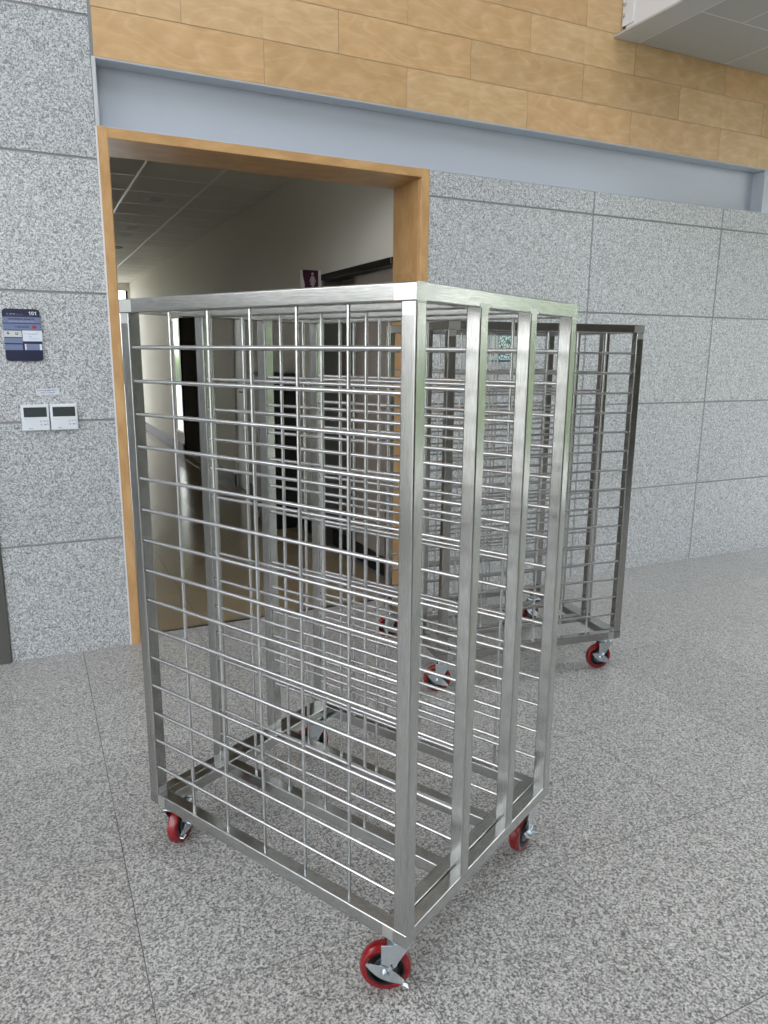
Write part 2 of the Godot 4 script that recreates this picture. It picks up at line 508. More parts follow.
func make_room_sign() -> void:
	var rng := RandomNumberGenerator.new()
	rng.seed = 7
	var t := thing("room_sign", "navy and slate blue room sign numbered 101 on granite wall", "sign", Vector3(0.004, 1.4835, 0.002))
	var navy := mat(Color(0.085, 0.115, 0.24), 0.35)
	var slate := mat(Color(0.44, 0.49, 0.62), 0.4)
	var st := begin()
	add_prism(st, rounded(0.158, 0.236, 0.016), 0.0, 0.008, Vector3(0, 0.118, 0))
	mi("backplate", st.commit(), navy, t)
	var n := mi("room_number", lettering("101", 0.0155), M.white, t, Vector3(0.049, 0.2165, 0.0086))
	n.set_meta("label", "white number 101")
	var im := Image.create(256, 48, false, Image.FORMAT_RGB8)
	im.fill(Color(0.085, 0.115, 0.24))
	glyphs(im, 8, 10, 90, 12, Color(0.8, 0.83, 0.9), rng)
	glyphs(im, 94, 14, 160, 8, Color(0.45, 0.5, 0.62), rng)
	im.fill_rect(Rect2i(0, 34, 240, 2), Color(0.42, 0.47, 0.6))
	mi("header_print", plate(0.118, 0.020, 0.001), printed(im), t, Vector3(-0.006, 0.209, 0.0083))
	# sliding strips
	im = Image.create(320, 60, false, Image.FORMAT_RGB8)
	im.fill(Color(0.44, 0.49, 0.62))
	glyphs(im, 48, 10, 270, 20, Color(0.13, 0.16, 0.28), rng)
	glyphs(im, 48, 40, 270, 9, Color(0.66, 0.7, 0.8), rng)
	mi("name_strip", plate(0.157, 0.027, 0.003), printed(im), t, Vector3(0, 0.186, 0.0094))
	im = Image.create(320, 60, false, Image.FORMAT_RGB8)
	im.fill(Color(0.44, 0.49, 0.62))
	glyphs(im, 100, 18, 220, 22, Color(0.2, 0.24, 0.38), rng)
	im.fill_rect(Rect2i(248, 14, 32, 30), Color(0.62, 0.10, 0.18))
	im.fill_rect(Rect2i(256, 22, 14, 6), Color(0.8, 0.35, 0.4))
	mi("name_strip", plate(0.157, 0.028, 0.003), printed(im), t, Vector3(0, 0.155, 0.0094))
	im = Image.create(160, 64, false, Image.FORMAT_RGB8)
	im.fill(Color(0.80, 0.82, 0.83))
	im.fill_rect(Rect2i(26, 12, 22, 5), Color(0.15, 0.17, 0.17)); im.fill_rect(Rect2i(34, 18, 7, 22), Color(0.15, 0.17, 0.17)); im.fill_rect(Rect2i(24, 24, 28, 7), Color(0.15, 0.17, 0.17))
	im.fill_rect(Rect2i(104, 14, 5, 26), Color(0.15, 0.17, 0.17)); im.fill_rect(Rect2i(124, 14, 5, 26), Color(0.15, 0.17, 0.17)); im.fill_rect(Rect2i(104, 36, 25, 5), Color(0.15, 0.17, 0.17)); im.fill_rect(Rect2i(112, 20, 8, 8), Color(0.3, 0.32, 0.32))
	var pc := mi("pictogram_card", plate(0.074, 0.029, 0.003), printed(im), t, Vector3(-0.0415, 0.123, 0.0094))
	pc.set_meta("label", "white card with two pictograms")
	mi("blank_strip", plate(0.076, 0.024, 0.003), slate, t, Vector3(-0.0405, 0.0925, 0.0094))
	mi("blank_strip", plate(0.074, 0.026, 0.003), slate, t, Vector3(-0.0415, 0.0625, 0.0094))
	im = Image.create(200, 110, false, Image.FORMAT_RGB8)
	im.fill(Color(0.86, 0.89, 0.93))
	glyphs(im, 14, 22, 40, 10, Color(0.66, 0.69, 0.74), rng)
	glyphs(im, 52, 30, 170, 10, Color(0.55, 0.59, 0.66), rng)
	glyphs(im, 130, 12, 180, 8, Color(0.7, 0.73, 0.78), rng)
	glyphs(im, 56, 56, 110, 10, Color(0.62, 0.66, 0.72), rng)
	glyphs(im, 60, 80, 180, 8, Color(0.68, 0.72, 0.78), rng)
	var card := mi("paper_card", plate(0.084, 0.049, 0.002), printed(im, 0.6), t, Vector3(0.0405, 0.1145, 0.0112))
	card.set_meta("label", "white printed card")
	im = Image.create(160, 60, false, Image.FORMAT_RGB8)
	im.fill(Color(0.47, 0.52, 0.65))
	im.fill_rect(Rect2i(0, 0, 14, 60), Color(0.86, 0.89, 0.93))
	im.fill_rect(Rect2i(138, 0, 22, 60), Color(0.86, 0.89, 0.93))
	mi("slide_strip", plate(0.073, 0.028, 0.003), printed(im), t, Vector3(0.041, 0.064, 0.0094))

func make_thermostat(x: float, label: String) -> void:
	var t := thing("thermostat", label, "thermostat", Vector3(x, 1.1565, 0.002), 0.0, "white wall controllers beside the doorway")
	var shell := mat(Color(0.87, 0.89, 0.91), 0.4)
	mi("housing", box(Vector3(0.121, 0.124, 0.018), 0.003), shell, t, Vector3(0, 0.062, 0.009))
	var lcd := mi("display", box(Vector3(0.100, 0.046, 0.001), 0.0003), mat(Color(0.245, 0.275, 0.275), 0.15), t, Vector3(0.001, 0.088, 0.0183))
	lcd.set_meta("label", "dark blank liquid crystal display")
	for p in [[0.022, 0.044], [0.037, 0.045], [0.050, 0.044], [0.024, 0.028], [0.040, 0.028], [0.051, 0.029]]:
		mi("button", box(Vector3(0.010, 0.008, 0.0012), 0.0004), mat(Color(0.76, 0.785, 0.80), 0.45), t, Vector3(p[0], p[1], 0.0184))
	mi("arrow_mark", box(Vector3(0.004, 0.003, 0.0006)), M.black, t, Vector3(0.040, 0.0285, 0.0191))
	var im := Image.create(96, 24, false, Image.FORMAT_RGB8)
	im.fill(Color(0.87, 0.89, 0.91))
	var d := Color(0.25, 0.26, 0.28)
	for y in 24:
		for xx in 24:
			if Vector2(xx - 12, y - 12).length() < 10.5:
				im.set_pixel(xx, y, Color(0.22, 0.23, 0.25))
	im.fill_rect(Rect2i(30, 4, 4, 16), d); im.fill_rect(Rect2i(30, 16, 14, 4), d)
	im.fill_rect(Rect2i(50, 4, 4, 16), d); im.fill_rect(Rect2i(50, 4, 16, 4), d); im.fill_rect(Rect2i(50, 16, 16, 4), d); im.fill_rect(Rect2i(62, 11, 4, 8), d)
	mi("maker_mark", plate(0.020, 0.005, 0.0006), printed(im), t, Vector3(-0.020, 0.012, 0.0182))
	im = Image.create(96, 16, false, Image.FORMAT_RGB8)
	im.fill(Color(0.87, 0.89, 0.91))
	var rng := RandomNumberGenerator.new()
	rng.seed = 3
	glyphs(im, 4, 3, 90, 9, Color(0.55, 0.58, 0.6), rng)
	mi("small_print", plate(0.018, 0.003, 0.0006), printed(im), t, Vector3(-0.040, 0.054, 0.0182))

func make_label_strip() -> void:
	var t := thing("label_strip", "small white label strip with two lines above the thermostats", "label", Vector3(0.0885, 1.3395, 0.002))
	var rng := RandomNumberGenerator.new()
	rng.seed = 12
	var im := Image.create(256, 72, false, Image.FORMAT_RGB8)
	im.fill(Color(0.83, 0.85, 0.88))
	glyphs(im, 16, 12, 240, 18, Color(0.16, 0.18, 0.24), rng)
	glyphs(im, 52, 42, 210, 14, Color(0.20, 0.25, 0.42), rng)
	mi("strip", plate(0.103, 0.029, 0.002), printed(im, 0.3), t, Vector3.ZERO)

func make_notice() -> void:
	var t := thing("wall_notice", "pale mint plan notice with blue lower edge on granite wall", "notice", Vector3(2.68, 1.487, 0.002))
	var w := 340
	var h := 330
	var im := Image.create(w, h, false, Image.FORMAT_RGB8)
	im.fill(Color(0.80, 0.89, 0.86))
	var n := noise(FastNoiseLite.TYPE_CELLULAR, 1.0 / 46.0, 6)
	n.cellular_return_type = FastNoiseLite.RETURN_DISTANCE2_SUB
	for y in h:
		for x in w:
			if x > 112 and n.get_noise_2d(x, y) < -0.83:
				im.set_pixel(x, y, Color(0.36, 0.47, 0.45))
	var rng := RandomNumberGenerator.new()
	rng.seed = 4
	for k in 9:
		var c := Vector2(rng.randf_range(130, 320), rng.randf_range(20, 280))
		var rr := rng.randf_range(6, 15)
		for y in range(int(c.y - rr), int(c.y + rr)):
			for x in range(int(c.x - rr), int(c.x + rr)):
				if Vector2(x, y).distance_to(c) < rr and x >= 0 and y >= 0 and x < w and y < h:
					im.set_pixel(x, y, Color(0.20, 0.32, 0.31))
	for k in 3:
		im.fill_rect(Rect2i(18 + k * 34, 20, 8, 200), Color(0.60, 0.70, 0.68))
	im.fill_rect(Rect2i(20, 236, 60, 22), Color(0.66, 0.58, 0.54))
	im.fill_rect(Rect2i(104, 0, 5, 300), Color(0.5, 0.6, 0.58))
	im.fill_rect(Rect2i(0, 306, w, 24), Color(0.10, 0.30, 0.42))
	mi("sheet", plate(0.170, 0.165, 0.003), printed(im, 0.3), t, Vector3(0, 0.0825, 0))

func make_restroom_sign() -> void:
	# blade sign standing out from the corridor wall
	var t := thing("restroom_sign", "magenta restroom sign with pale figure of a woman", "sign", Vector3(2.12, 1.975, -1.66))
	var frame := mat(Color(0.80, 0.79, 0.78), 0.4)
	mi("plate", box(Vector3(0.165, 0.182, 0.010), 0.002), frame, t, Vector3(-0.083, 0.091, 0))
	var st := begin()
	# coloured field whose far edge has a wavy outline
	var poly := PackedVector2Array([Vector2(-0.020, 0.178), Vector2(-0.148, 0.178)])
	for k in 11:
		var u := k / 10.0
		poly.append(Vector2(-0.146 + 0.012 * sin(u * PI) - 0.006 * sin(u * TAU), 0.172 - u * 0.166))
	poly.append(Vector2(-0.020, 0.004))
	add_prism(st, poly, 0.0051, 0.0062)
	mi("colour_field", st.commit(), mat(Color(0.24, 0.015, 0.15), 0.35), t)
	st = begin()
	add_lathe(st, [Vector2(0.0105, 0.0062), Vector2(0.0105, 0.0072), Vector2(0.0, 0.0072)], 16, Vector3(-0.066, 0.151, 0))
	add_prism(st, PackedVector2Array([Vector2(-0.076, 0.136), Vector2(-0.056, 0.136), Vector2(-0.037, 0.092), Vector2(-0.043, 0.090), Vector2(-0.056, 0.112), Vector2(-0.046, 0.070), Vector2(-0.057, 0.070), Vector2(-0.057, 0.030), Vector2(-0.065, 0.030), Vector2(-0.065, 0.070), Vector2(-0.067, 0.070), Vector2(-0.067, 0.030), Vector2(-0.075, 0.030), Vector2(-0.075, 0.070), Vector2(-0.086, 0.070), Vector2(-0.076, 0.112), Vector2(-0.089, 0.090), Vector2(-0.095, 0.092)]), 0.0062, 0.0072)
	mi("figure", st.commit(), mat(Color(0.70, 0.65, 0.68), 0.4), t)

# ------------------------------------------------------------------ the setting
func make_floor() -> void:
	var f := structure("floor", "polished speckled grey granite floor of square tiles", "floor")
	slab("grout_bed", Vector3(-4.2, -0.2, -0.12), Vector3(6.5, -0.0022, 8.2), M.grout, f)
	var rng := RandomNumberGenerator.new()
	rng.seed = 21
	var one := box(Vector3(0.5978, 0.012, 0.5978), 0.0008)
	var st := begin()
	for ix in range(-7, 15):
		for iz in range(-1, 13):
			var x0 := 0.15 + 0.6 * ix
			var z0 := -0.044 + 0.6 * iz
			if x0 < -0.5 or x0 > 5.4 or z0 > 3.3 or z0 < 0:
				var a := Vector3(maxf(x0, -4.1) + 0.0014, -0.012, maxf(z0, -0.11) + 0.0014)
				var b := Vector3(minf(x0 + 0.6, 6.4) - 0.0014, 0, minf(z0 + 0.6, 8.1) - 0.0014)
				if b.x > a.x and b.z > a.z:
					if z0 < 0 and x0 > -0.5 and x0 < 5.4:
						slab("tile", a, b, M.tile[rng.randi() % 3], f, 0.0008)
					else:
						span(st, a, b)
			else:
				mi("tile", one, M.tile[rng.randi() % 3], f, Vector3(x0 + 0.3, -0.006, z0 + 0.3))
	var rest := mi("tile_field", st.commit(), M.tile[0], f)
	rest.set_meta("kind", "stuff")
	slab("threshold_strip", Vector3(0.44, -0.012, -0.135), Vector3(2.10, 0.0015, -0.112), M.darksteel, f, 0.0005)

func make_back_wall() -> void:
	var w := structure("wall_back", "granite clad lobby wall with recessed steel beam and veneer above", "wall")
	var st := begin()
	# concrete core behind the cladding, with the doorway left open
	span(st, Vector3(-4.2, -0.2, -0.30), Vector3(0.392, 6.7, -0.10))
	span(st, Vector3(2.15, -0.2, -0.30), Vector3(6.5, 6.7, -0.10))
	span(st, Vector3(0.392, 2.549, -0.30), Vector3(2.15, 6.7, -0.10))
	mi("core", st.commit(), M.sealant, w)
	# bed of sealant, seen in the joints
	st = begin()
	span(st, Vector3(-4.2, 0, -0.10), Vector3(-0.30, 6.6, -0.0035))
	span(st, Vector3(-0.19, 0, -0.10), Vector3(0.384, 6.6, -0.0035))
	span(st, Vector3(2.152, 0, -0.10), Vector3(6.4, 2.545, -0.0035))
	span(st, Vector3(0.380, 2.842, -0.10), Vector3(6.4, 6.6, -0.0035))
	mi("joint_bed", st.commit(), M.sealant, w)
	var rng := RandomNumberGenerator.new()
	rng.seed = 5
	var g := 0.0055
	var ys: Array[float] = [0.0, 0.590, 1.197, 1.801, 2.405, 3.003, 3.6, 4.2, 4.8, 5.4, 6.0, 6.6]
	for i in ys.size() - 1:
		slab("granite_panel", Vector3(-0.178, ys[i] + (g if i > 0 else 0.0), -0.03), Vector3(0.3855, ys[i + 1] - g, 0), M.granite[rng.randi() % 3], w, 0.001)
	for x in [[-4.1, -2.85], [-2.85, -1.6]]:
		for i in ys.size() - 1:
			slab("granite_panel", Vector3(x[0] + g, ys[i] + g, -0.03), Vector3(x[1] - g, ys[i + 1] - g, 0), M.granite[rng.randi() % 3], w, 0.001)
	for i in range(4, ys.size() - 1):
		slab("granite_panel", Vector3(-1.6 + g, ys[i] + g, -0.03), Vector3(-0.178 - g, ys[i + 1] - g, 0), M.granite[rng.randi() % 3], w, 0.001)
	var xs: Array[float] = [2.153, 3.347, 4.502, 5.657, 6.4]
	var yr: Array[float] = [0.0, 0.597, 1.203, 1.806, 2.409, 2.545]
	for i in xs.size() - 1:
		for j in yr.size() - 1:
			slab("granite_panel", Vector3(xs[i] + (g if i > 0 else 0.0), yr[j] + (g if j > 0 else 0.0), -0.03), Vector3(xs[i + 1] - g, yr[j + 1] - (g if j < 4 else 0.0), 0), M.granite[rng.randi() % 3], w, 0.001)
	# birch veneer boards in running bond
	for j in 18:
		var y0 := 2.842 + 0.2045 * j
		var x := 0.40 if j % 2 == 0 else 0.0
		while x < 6.3:
			var a := maxf(x, 0.398)
			var b := minf(x + 0.8, 6.4)
			if b - a > 0.02:
				var board := mi("veneer_board", box(Vector3(b - a - 0.0022, 0.2045 - 0.0022, 0.02), 0.0008), M.veneer[rng.randi() % 4], w, Vector3((a + b) / 2, y0 + 0.10225, -0.010))
				board.set_meta("label", "pale birch veneer board")
			x += 0.8

func make_beam() -> void:
	var b := structure("trim_1", "blue grey painted steel beam recessed above the doorway", "beam")
	slab("web", Vector3(0.40, 2.549, -0.11), Vector3(6.4, 2.842, -0.098), M.beam, b)
	slab("flange", Vector3(0.398, 2.834, -0.10), Vector3(6.4, 2.842, 0.001), M.beam, b, 0.0015)
	slab("flange", Vector3(0.398, 2.546, -0.10), Vector3(6.4, 2.553, -0.002), M.beam, b, 0.0015)
	slab("end_plate", Vector3(0.388, 2.549, -0.10), Vector3(0.406, 2.842, 0.003), M.trim, b, 0.0015)
	slab("stiffener", Vector3(4.885, 2.553, -0.10), Vector3(5.08, 2.834, -0.001), M.beam, b, 0.0015)

func make_doorway() -> void:
	var d := structure("door_1", "varnished timber lining around the open doorway", "door frame")
	# lining boards and the architrave profile on their front edge; u runs along the grain
	var z1 := -0.345
	mi("jamb", tube(2.502, 0.044, 0.345, 0.003), M.frame, d, Vector3(0.4145, 1.251, z1 / 2), Vector3(0, 0, PI / 2))
	mi("jamb", tube(2.502, 0.052, 0.345, 0.003), M.frame, d, Vector3(2.122, 1.251, z1 / 2), Vector3(0, 0, PI / 2))
	mi("head", tube(1.758, 0.046, 0.345, 0.003), M.frame, d, Vector3(1.271, 2.525, z1 / 2))
	for s in [[0.3925, 0.437], [2.098, 2.1495]]:
		mi("architrave", tube(2.549, s[1] - s[0], 0.012, 0.003), M.frame, d, Vector3((s[0] + s[1]) / 2, 1.2745, 0.002), Vector3(0, 0, PI / 2))
	mi("architrave", tube(1.661, 0.046, 0.012, 0.003), M.frame, d, Vector3(1.2675, 2.525, 0.002))
	# rebate strips inside the lining
	for s in [0.4395, 2.0955]:
		mi("rebate", tube(2.49, 0.006, 0.05, 0.001), M.frame, d, Vector3(s, 1.245, -0.045), Vector3(0, 0, PI / 2))
	var c := slab("caulk_line", Vector3(0.3855, 0, -0.02), Vector3(0.3925, 2.549, 0.0045), M.white, d, 0.001)
	c.set_meta("label", "thin white sealant bead")

func make_side_door() -> void:
	var d := structure("door_2", "brushed steel door frame at the edge of the granite wall", "door frame")
	slab("jamb", Vector3(-0.246, 0, -0.09), Vector3(-0.181, 2.4, 0.012), M.jamb_steel, d, 0.003)
	slab("jamb", Vector3(-1.6, 0, -0.09), Vector3(-1.535, 2.4, 0.012), M.jamb_steel, d, 0.003)
	slab("head", Vector3(-1.6, 2.335, -0.09), Vector3(-0.181, 2.4, 0.012), M.jamb_steel, d, 0.003)
	slab("leaf", Vector3(-0.90, 0.008, -0.075), Vector3(-0.248, 2.335, -0.035), M.darksteel, d, 0.002)
	slab("leaf", Vector3(-1.535, 0.008, -0.075), Vector3(-0.904, 2.335, -0.035), M.darksteel, d, 0.002)
	var k := slab("kick_plate", Vector3(-0.88, 0.03, -0.035), Vector3(-0.262, 0.12, -0.032), M.jamb_steel, d, 0.001)
	k.set_meta("label", "brushed steel kick plate")

func make_balcony() -> void:
	var b := structure("balcony", "white edged upper floor overhanging the lobby wall", "balcony")
	slab("edge_flange", Vector3(3.411, 3.430, 0.004), Vector3(3.607, 3.443, 1.6), M.edge, b, 0.002)
	slab("fascia", Vector3(3.480, 3.443, 0.028), Vector3(3.62, 3.98, 1.6), M.white, b, 0.002)
	slab("slab", Vector3(3.62, 3.50, 0.004), Vector3(6.4, 3.98, 1.6), M.white, b)
	slab("joint_grid", Vector3(3.607, 3.4306, 0.012), Vector3(6.4, 3.50, 1.6), M.white, b)
	var rng := RandomNumberGenerator.new()
	rng.seed = 2
	for j in range(0, 17):
		var z0 := 0.010 if j == 0 else 0.494 * j
		var z1 := 0.494 * (j + 1)
		var x := 3.51 if j % 2 == 0 else 3.083
		while x < 6.3:
			var a := maxf(x, 3.609)
			var c := minf(x + 0.855, 6.4)
			if c > a + 0.02 and z1 < 1.6:
				slab("soffit_panel", Vector3(a + 0.003, 3.430, z0 + 0.003), Vector3(c - 0.003, 3.440, z1 - 0.003), M.soffit, b, 0.0008)
			x += 0.855
	# bolted end plate against the veneer
	slab("end_plate", Vector3(3.468, 3.497, 0.006), Vector3(3.480, 3.82, 0.097), M.white, b, 0.001)
	for y in [3.55, 3.612, 3.674, 3.736]:
		var st := begin()
		add_lathe(st, [Vector2(0.010, 0.0), Vector2(0.010, 0.010), Vector2(0.005, 0.010), Vector2(0.005, 0.024), Vector2(0.0, 0.024)], 6, Vector3.ZERO, Basis(Vector3.UP, -PI / 2))
		mi("bolt", st.commit(), M.zinc, b, Vector3(3.468, y, 0.026))

func make_corridor() -> void:
	var ch := 2.93
	var z0 := -0.30
	var z1 := -12.9
	var f := structure("floor_1", "polished beige corridor floor beyond the doorway", "floor")
	slab("screed", Vector3(0.1, -0.2, z1 - 0.2), Vector3(2.27, -0.004, -0.12), M.grout, f)
	var rng := RandomNumberGenerator.new()
	rng.seed = 9
	var z := -0.137
	while z > z1:
		for k in 4:
			var xa := 0.2 + 0.6 * k
			var xb := minf(xa + 0.6, 2.12)
			var zb := maxf(z - 0.6, z1)
			if xb - xa > 0.1:
				slab("floor_tile", Vector3(xa + 0.001, -0.012, zb + 0.001), Vector3(xb - 0.001, 0, z - 0.001), M.corr_floor, f, 0.0006)
		z -= 0.6
	var w := structure("wall_right", "pale plastered corridor wall with openings and black skirting", "wall")
	var st := begin()
	var t := 2.27
	span(st, Vector3(2.12, 0, -0.352), Vector3(t, ch, z0))
	span(st, Vector3(2.12, 2.115, -1.55), Vector3(t, ch, -0.352))
	span(st, Vector3(2.12, 0, -3.90), Vector3(t, ch, -1.55))
	span(st, Vector3(2.12, 2.10, -4.46), Vector3(t, ch, -3.90))
	span(st, Vector3(2.12, 0, -6.22), Vector3(t, ch, -4.46))
	span(st, Vector3(2.12, 2.03, -7.62), Vector3(t, ch, -6.22))
	span(st, Vector3(2.12, 2.03, -8.20), Vector3(2.15, ch, -7.62))
	span(st, Vector3(2.12, 0, -8.20), Vector3(2.15, 0.30, -7.62))
	span(st, Vector3(2.12, 0, z1), Vector3(2.15, ch, -8.20))
	mi("plaster", st.commit(), M.plaster, w)
	for s in [[-0.352, -0.345], [-3.90, -1.55], [-6.22, -4.46], [-12.9, -7.62]]:
		slab("skirting", Vector3(2.106, 0, s[0]), Vector3(2.122, 0.14, s[1]), M.skirting, w, 0.002)
	var lw := structure("wall_left", "plastered wall on the other side of the corridor", "wall")
	slab("plaster", Vector3(0.05, 0, z1), Vector3(0.2, ch, z0), M.plaster, lw)
	var c := structure("ceiling", "corridor ceiling of square panels with round downlights", "ceiling")
	slab("deck", Vector3(0.05, ch + 0.006, z1 - 0.15), Vector3(2.27, ch + 0.15, z0), M.corr_ceiling, c)
	# exposed grid bars and lay-in panels
	var bar := mat(Color(0.95, 0.95, 0.93), 0.3)
	for x in [0.35, 0.95, 1.55]:
		slab("grid_bar", Vector3(x - 0.011, ch - 0.003, z1), Vector3(x + 0.011, ch + 0.006, z0), bar, c, 0.001)
	var zz := -0.355
	while zz > z1:
		for x in [[0.2, 0.339], [0.361, 0.939], [0.961, 1.539], [1.561, 2.12]]:
			slab("grid_bar", Vector3(x[0], ch - 0.002, zz - 0.010), Vector3(x[1], ch + 0.006, zz + 0.010), bar, c, 0.001)
			if x[0] > 0.3:
				slab("ceiling_panel", Vector3(x[0] + 0.002, ch, maxf(zz - 0.588, z1)), Vector3(x[1] - 0.002, ch + 0.006, zz - 0.012), M.corr_ceiling, c)
		zz -= 0.6
	# downlights, switched off, and one black return-air grille
	for lz in [-3.655, -5.455, -6.055]:
		var dl := thing("downlight", "round unlit downlight in the corridor ceiling", "downlight", Vector3(1.25, ch, lz), 0.0, "round downlights of the corridor")
		var s2 := begin()
		add_lathe(s2, [Vector2(0.078, 0.0), Vector2(0.095, 0.0), Vector2(0.095, 0.006), Vector2(0.088, 0.008), Vector2(0.078, 0.004)], 28, Vector3.ZERO, Basis(Vector3.RIGHT, PI / 2))
		mi("ring", s2.commit(), M.white, dl)
		s2 = begin()
		add_lathe(s2, [Vector2(0.078, 0.002), Vector2(0.0, 0.001)], 28, Vector3.ZERO, Basis(Vector3.RIGHT, PI / 2))
		mi("diffuser", s2.commit(), M.soffit, dl)
	var gr := thing("ceiling_grille", "round black air grille in the corridor ceiling", "grille", Vector3(1.25, ch, -7.255))
	var s3 := begin()
	add_lathe(s3, [Vector2(0.088, 0.0), Vector2(0.105, 0.0), Vector2(0.105, 0.006), Vector2(0.088, 0.009), Vector2(0.088, 0.0)], 28, Vector3.ZERO, Basis(Vector3.RIGHT, PI / 2))
	mi("ring", s3.commit(), M.black, gr)
	for q in 3:
		s3 = begin()
		add_lathe(s3, [Vector2(0.018 + 0.022 * q, 0.001), Vector2(0.032 + 0.022 * q, 0.001), Vector2(0.032 + 0.022 * q, 0.005), Vector2(0.018 + 0.022 * q, 0.005), Vector2(0.018 + 0.022 * q, 0.001)], 24, Vector3.ZERO, Basis(Vector3.RIGHT, PI / 2))
		mi("louvre", s3.commit(), M.black, gr)
	# far end: glazed door to the outside
	var e := structure("wall_end", "end wall of the corridor with a glazed opening", "wall")
	st = begin()
	span(st, Vector3(0.05, 0, z1 - 0.15), Vector3(0.25, ch, z1))
	span(st, Vector3(2.08, 0, z1 - 0.15), Vector3(2.27, ch, z1))
	span(st, Vector3(0.25, 2.78, z1 - 0.15), Vector3(2.08, ch, z1))
	mi("plaster", st.commit(), M.plaster, e)
	var gw := structure("window_1", "glazed end of the corridor", "window")
	mi("pane", box(Vector3(1.83, 2.78, 0.008)), M.glass, gw, Vector3(1.165, 1.39, z1 - 0.08))
	slab("frame", Vector3(0.25, 0, z1 - 0.11), Vector3(0.29, 2.78, z1 - 0.05), M.darksteel, gw)
	slab("frame", Vector3(2.04, 0, z1 - 0.11), Vector3(2.08, 2.78, z1 - 0.05), M.darksteel, gw)
	slab("frame", Vector3(1.14, 0, z1 - 0.11), Vector3(1.18, 2.78, z1 - 0.05), M.darksteel, gw)
	# restroom entrance: steel lined recess with a closed pair of panels
	var r := structure("door_3", "steel lined restroom entrance with dark lintel in the corridor", "door")
	slab("lintel", Vector3(2.085, 2.070, -1.56), Vector3(2.25, 2.115, -0.352), M.darksteel, r, 0.004)
	slab("jamb", Vector3(2.095, 0, -1.56), Vector3(2.25, 2.07, -1.525), M.jamb_steel, r, 0.003)
	slab("back_panel", Vector3(2.245, 0, -1.525), Vector3(2.27, 2.07, -1.06), mat(Color(0.40, 0.36, 0.31), 0.5), r, 0.002)
	slab("leaf", Vector3(2.16, 0.006, -1.055), Vector3(2.20, 2.065, -0.356), mat(Color(0.58, 0.54, 0.51), 0.4), r, 0.002)
	slab("edge_strip", Vector3(2.150, 0.006, -1.075), Vector3(2.21, 2.065, -1.056), M.jamb_steel, r, 0.002)
	slab("skirting", Vector3(2.147, 0.006, -1.50), Vector3(2.159, 0.14, -0.356), M.skirting, r, 0.002)
	# pale narrow service door
	var sd := structure("door_4", "narrow pale green steel service door in the corridor", "door")
	slab("leaf", Vector3(2.135, 0.006, -4.455), Vector3(2.175, 2.095, -3.905), mat(Color(0.63, 0.69, 0.64), 0.35), sd, 0.002)
	slab("handle_rose", Vector3(2.126, 1.02, -4.06), Vector3(2.136, 1.17, -4.02), M.black, sd, 0.002)
	slab("handle_lever", Vector3(2.100, 1.10, -4.17), Vector3(2.114, 1.118, -4.03), M.black, sd, 0.004)
	slab("handle_neck", Vector3(2.110, 1.103, -4.048), Vector3(2.128, 1.115, -4.034), M.black, sd, 0.002)
	# open doorway to an unlit side room, with a narrow glazed sidelight next to it
	var bd := structure("wall_side_room", "unlit side room behind an open doorway of the corridor", "wall")
	st = begin()
	span(st, Vector3(2.27, 0, -6.22), Vector3(5.2, ch, -6.07))
	span(st, Vector3(5.0, 0, -7.60), Vector3(5.2, ch, -6.22))
	span(st, Vector3(2.15, 0, -7.75), Vector3(5.2, ch, -7.60))
	span(st, Vector3(2.27, ch, -7.75), Vector3(5.2, ch + 0.15, -6.07))
	span(st, Vector3(2.12, -0.2, -7.60), Vector3(5.0, 0, -6.22))
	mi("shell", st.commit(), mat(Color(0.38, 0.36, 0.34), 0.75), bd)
	slab("stile", Vector3(2.12, 0, -7.625), Vector3(2.15, 2.03, -7.592), M.darksteel, bd, 0.002)
	var w2 := structure("window_2", "narrow sidelight window next to the unlit side room", "window")
	slab("frame", Vector3(2.12, 0.30, -8.20), Vector3(2.15, 0.33, -7.625), M.darksteel, w2)
	slab("frame", Vector3(2.12, 2.00, -8.20), Vector3(2.15, 2.03, -7.625), M.darksteel, w2)
	mi("pane", box(Vector3(0.006, 1.67, 0.575)), M.glass, w2, Vector3(2.135, 1.165, -7.9125))
	# dark cabinet standing against the corridor wall
	var cab := thing("cabinet", "tall black cabinet standing against the corridor wall", "cabinet", Vector3(1.985, 0, -2.50))
	mi("body", box(Vector3(0.235, 1.32, 0.62), 0.006), M.black, cab, Vector3(0, 0.70, 0))
	mi("plinth", box(Vector3(0.20, 0.05, 0.58), 0.002), M.black, cab, Vector3(0, 0.025, 0))
	for s in [-1.0, 1.0]:
		mi("door", box(Vector3(0.012, 1.26, 0.296), 0.003), mat(Color(0.06, 0.06, 0.065), 0.25), cab, Vector3(-0.123, 0.70, s * 0.152))
		mi("handle", box(Vector3(0.012, 0.14, 0.010), 0.003), M.zinc, cab, Vector3(-0.135, 0.78, s * 0.02))

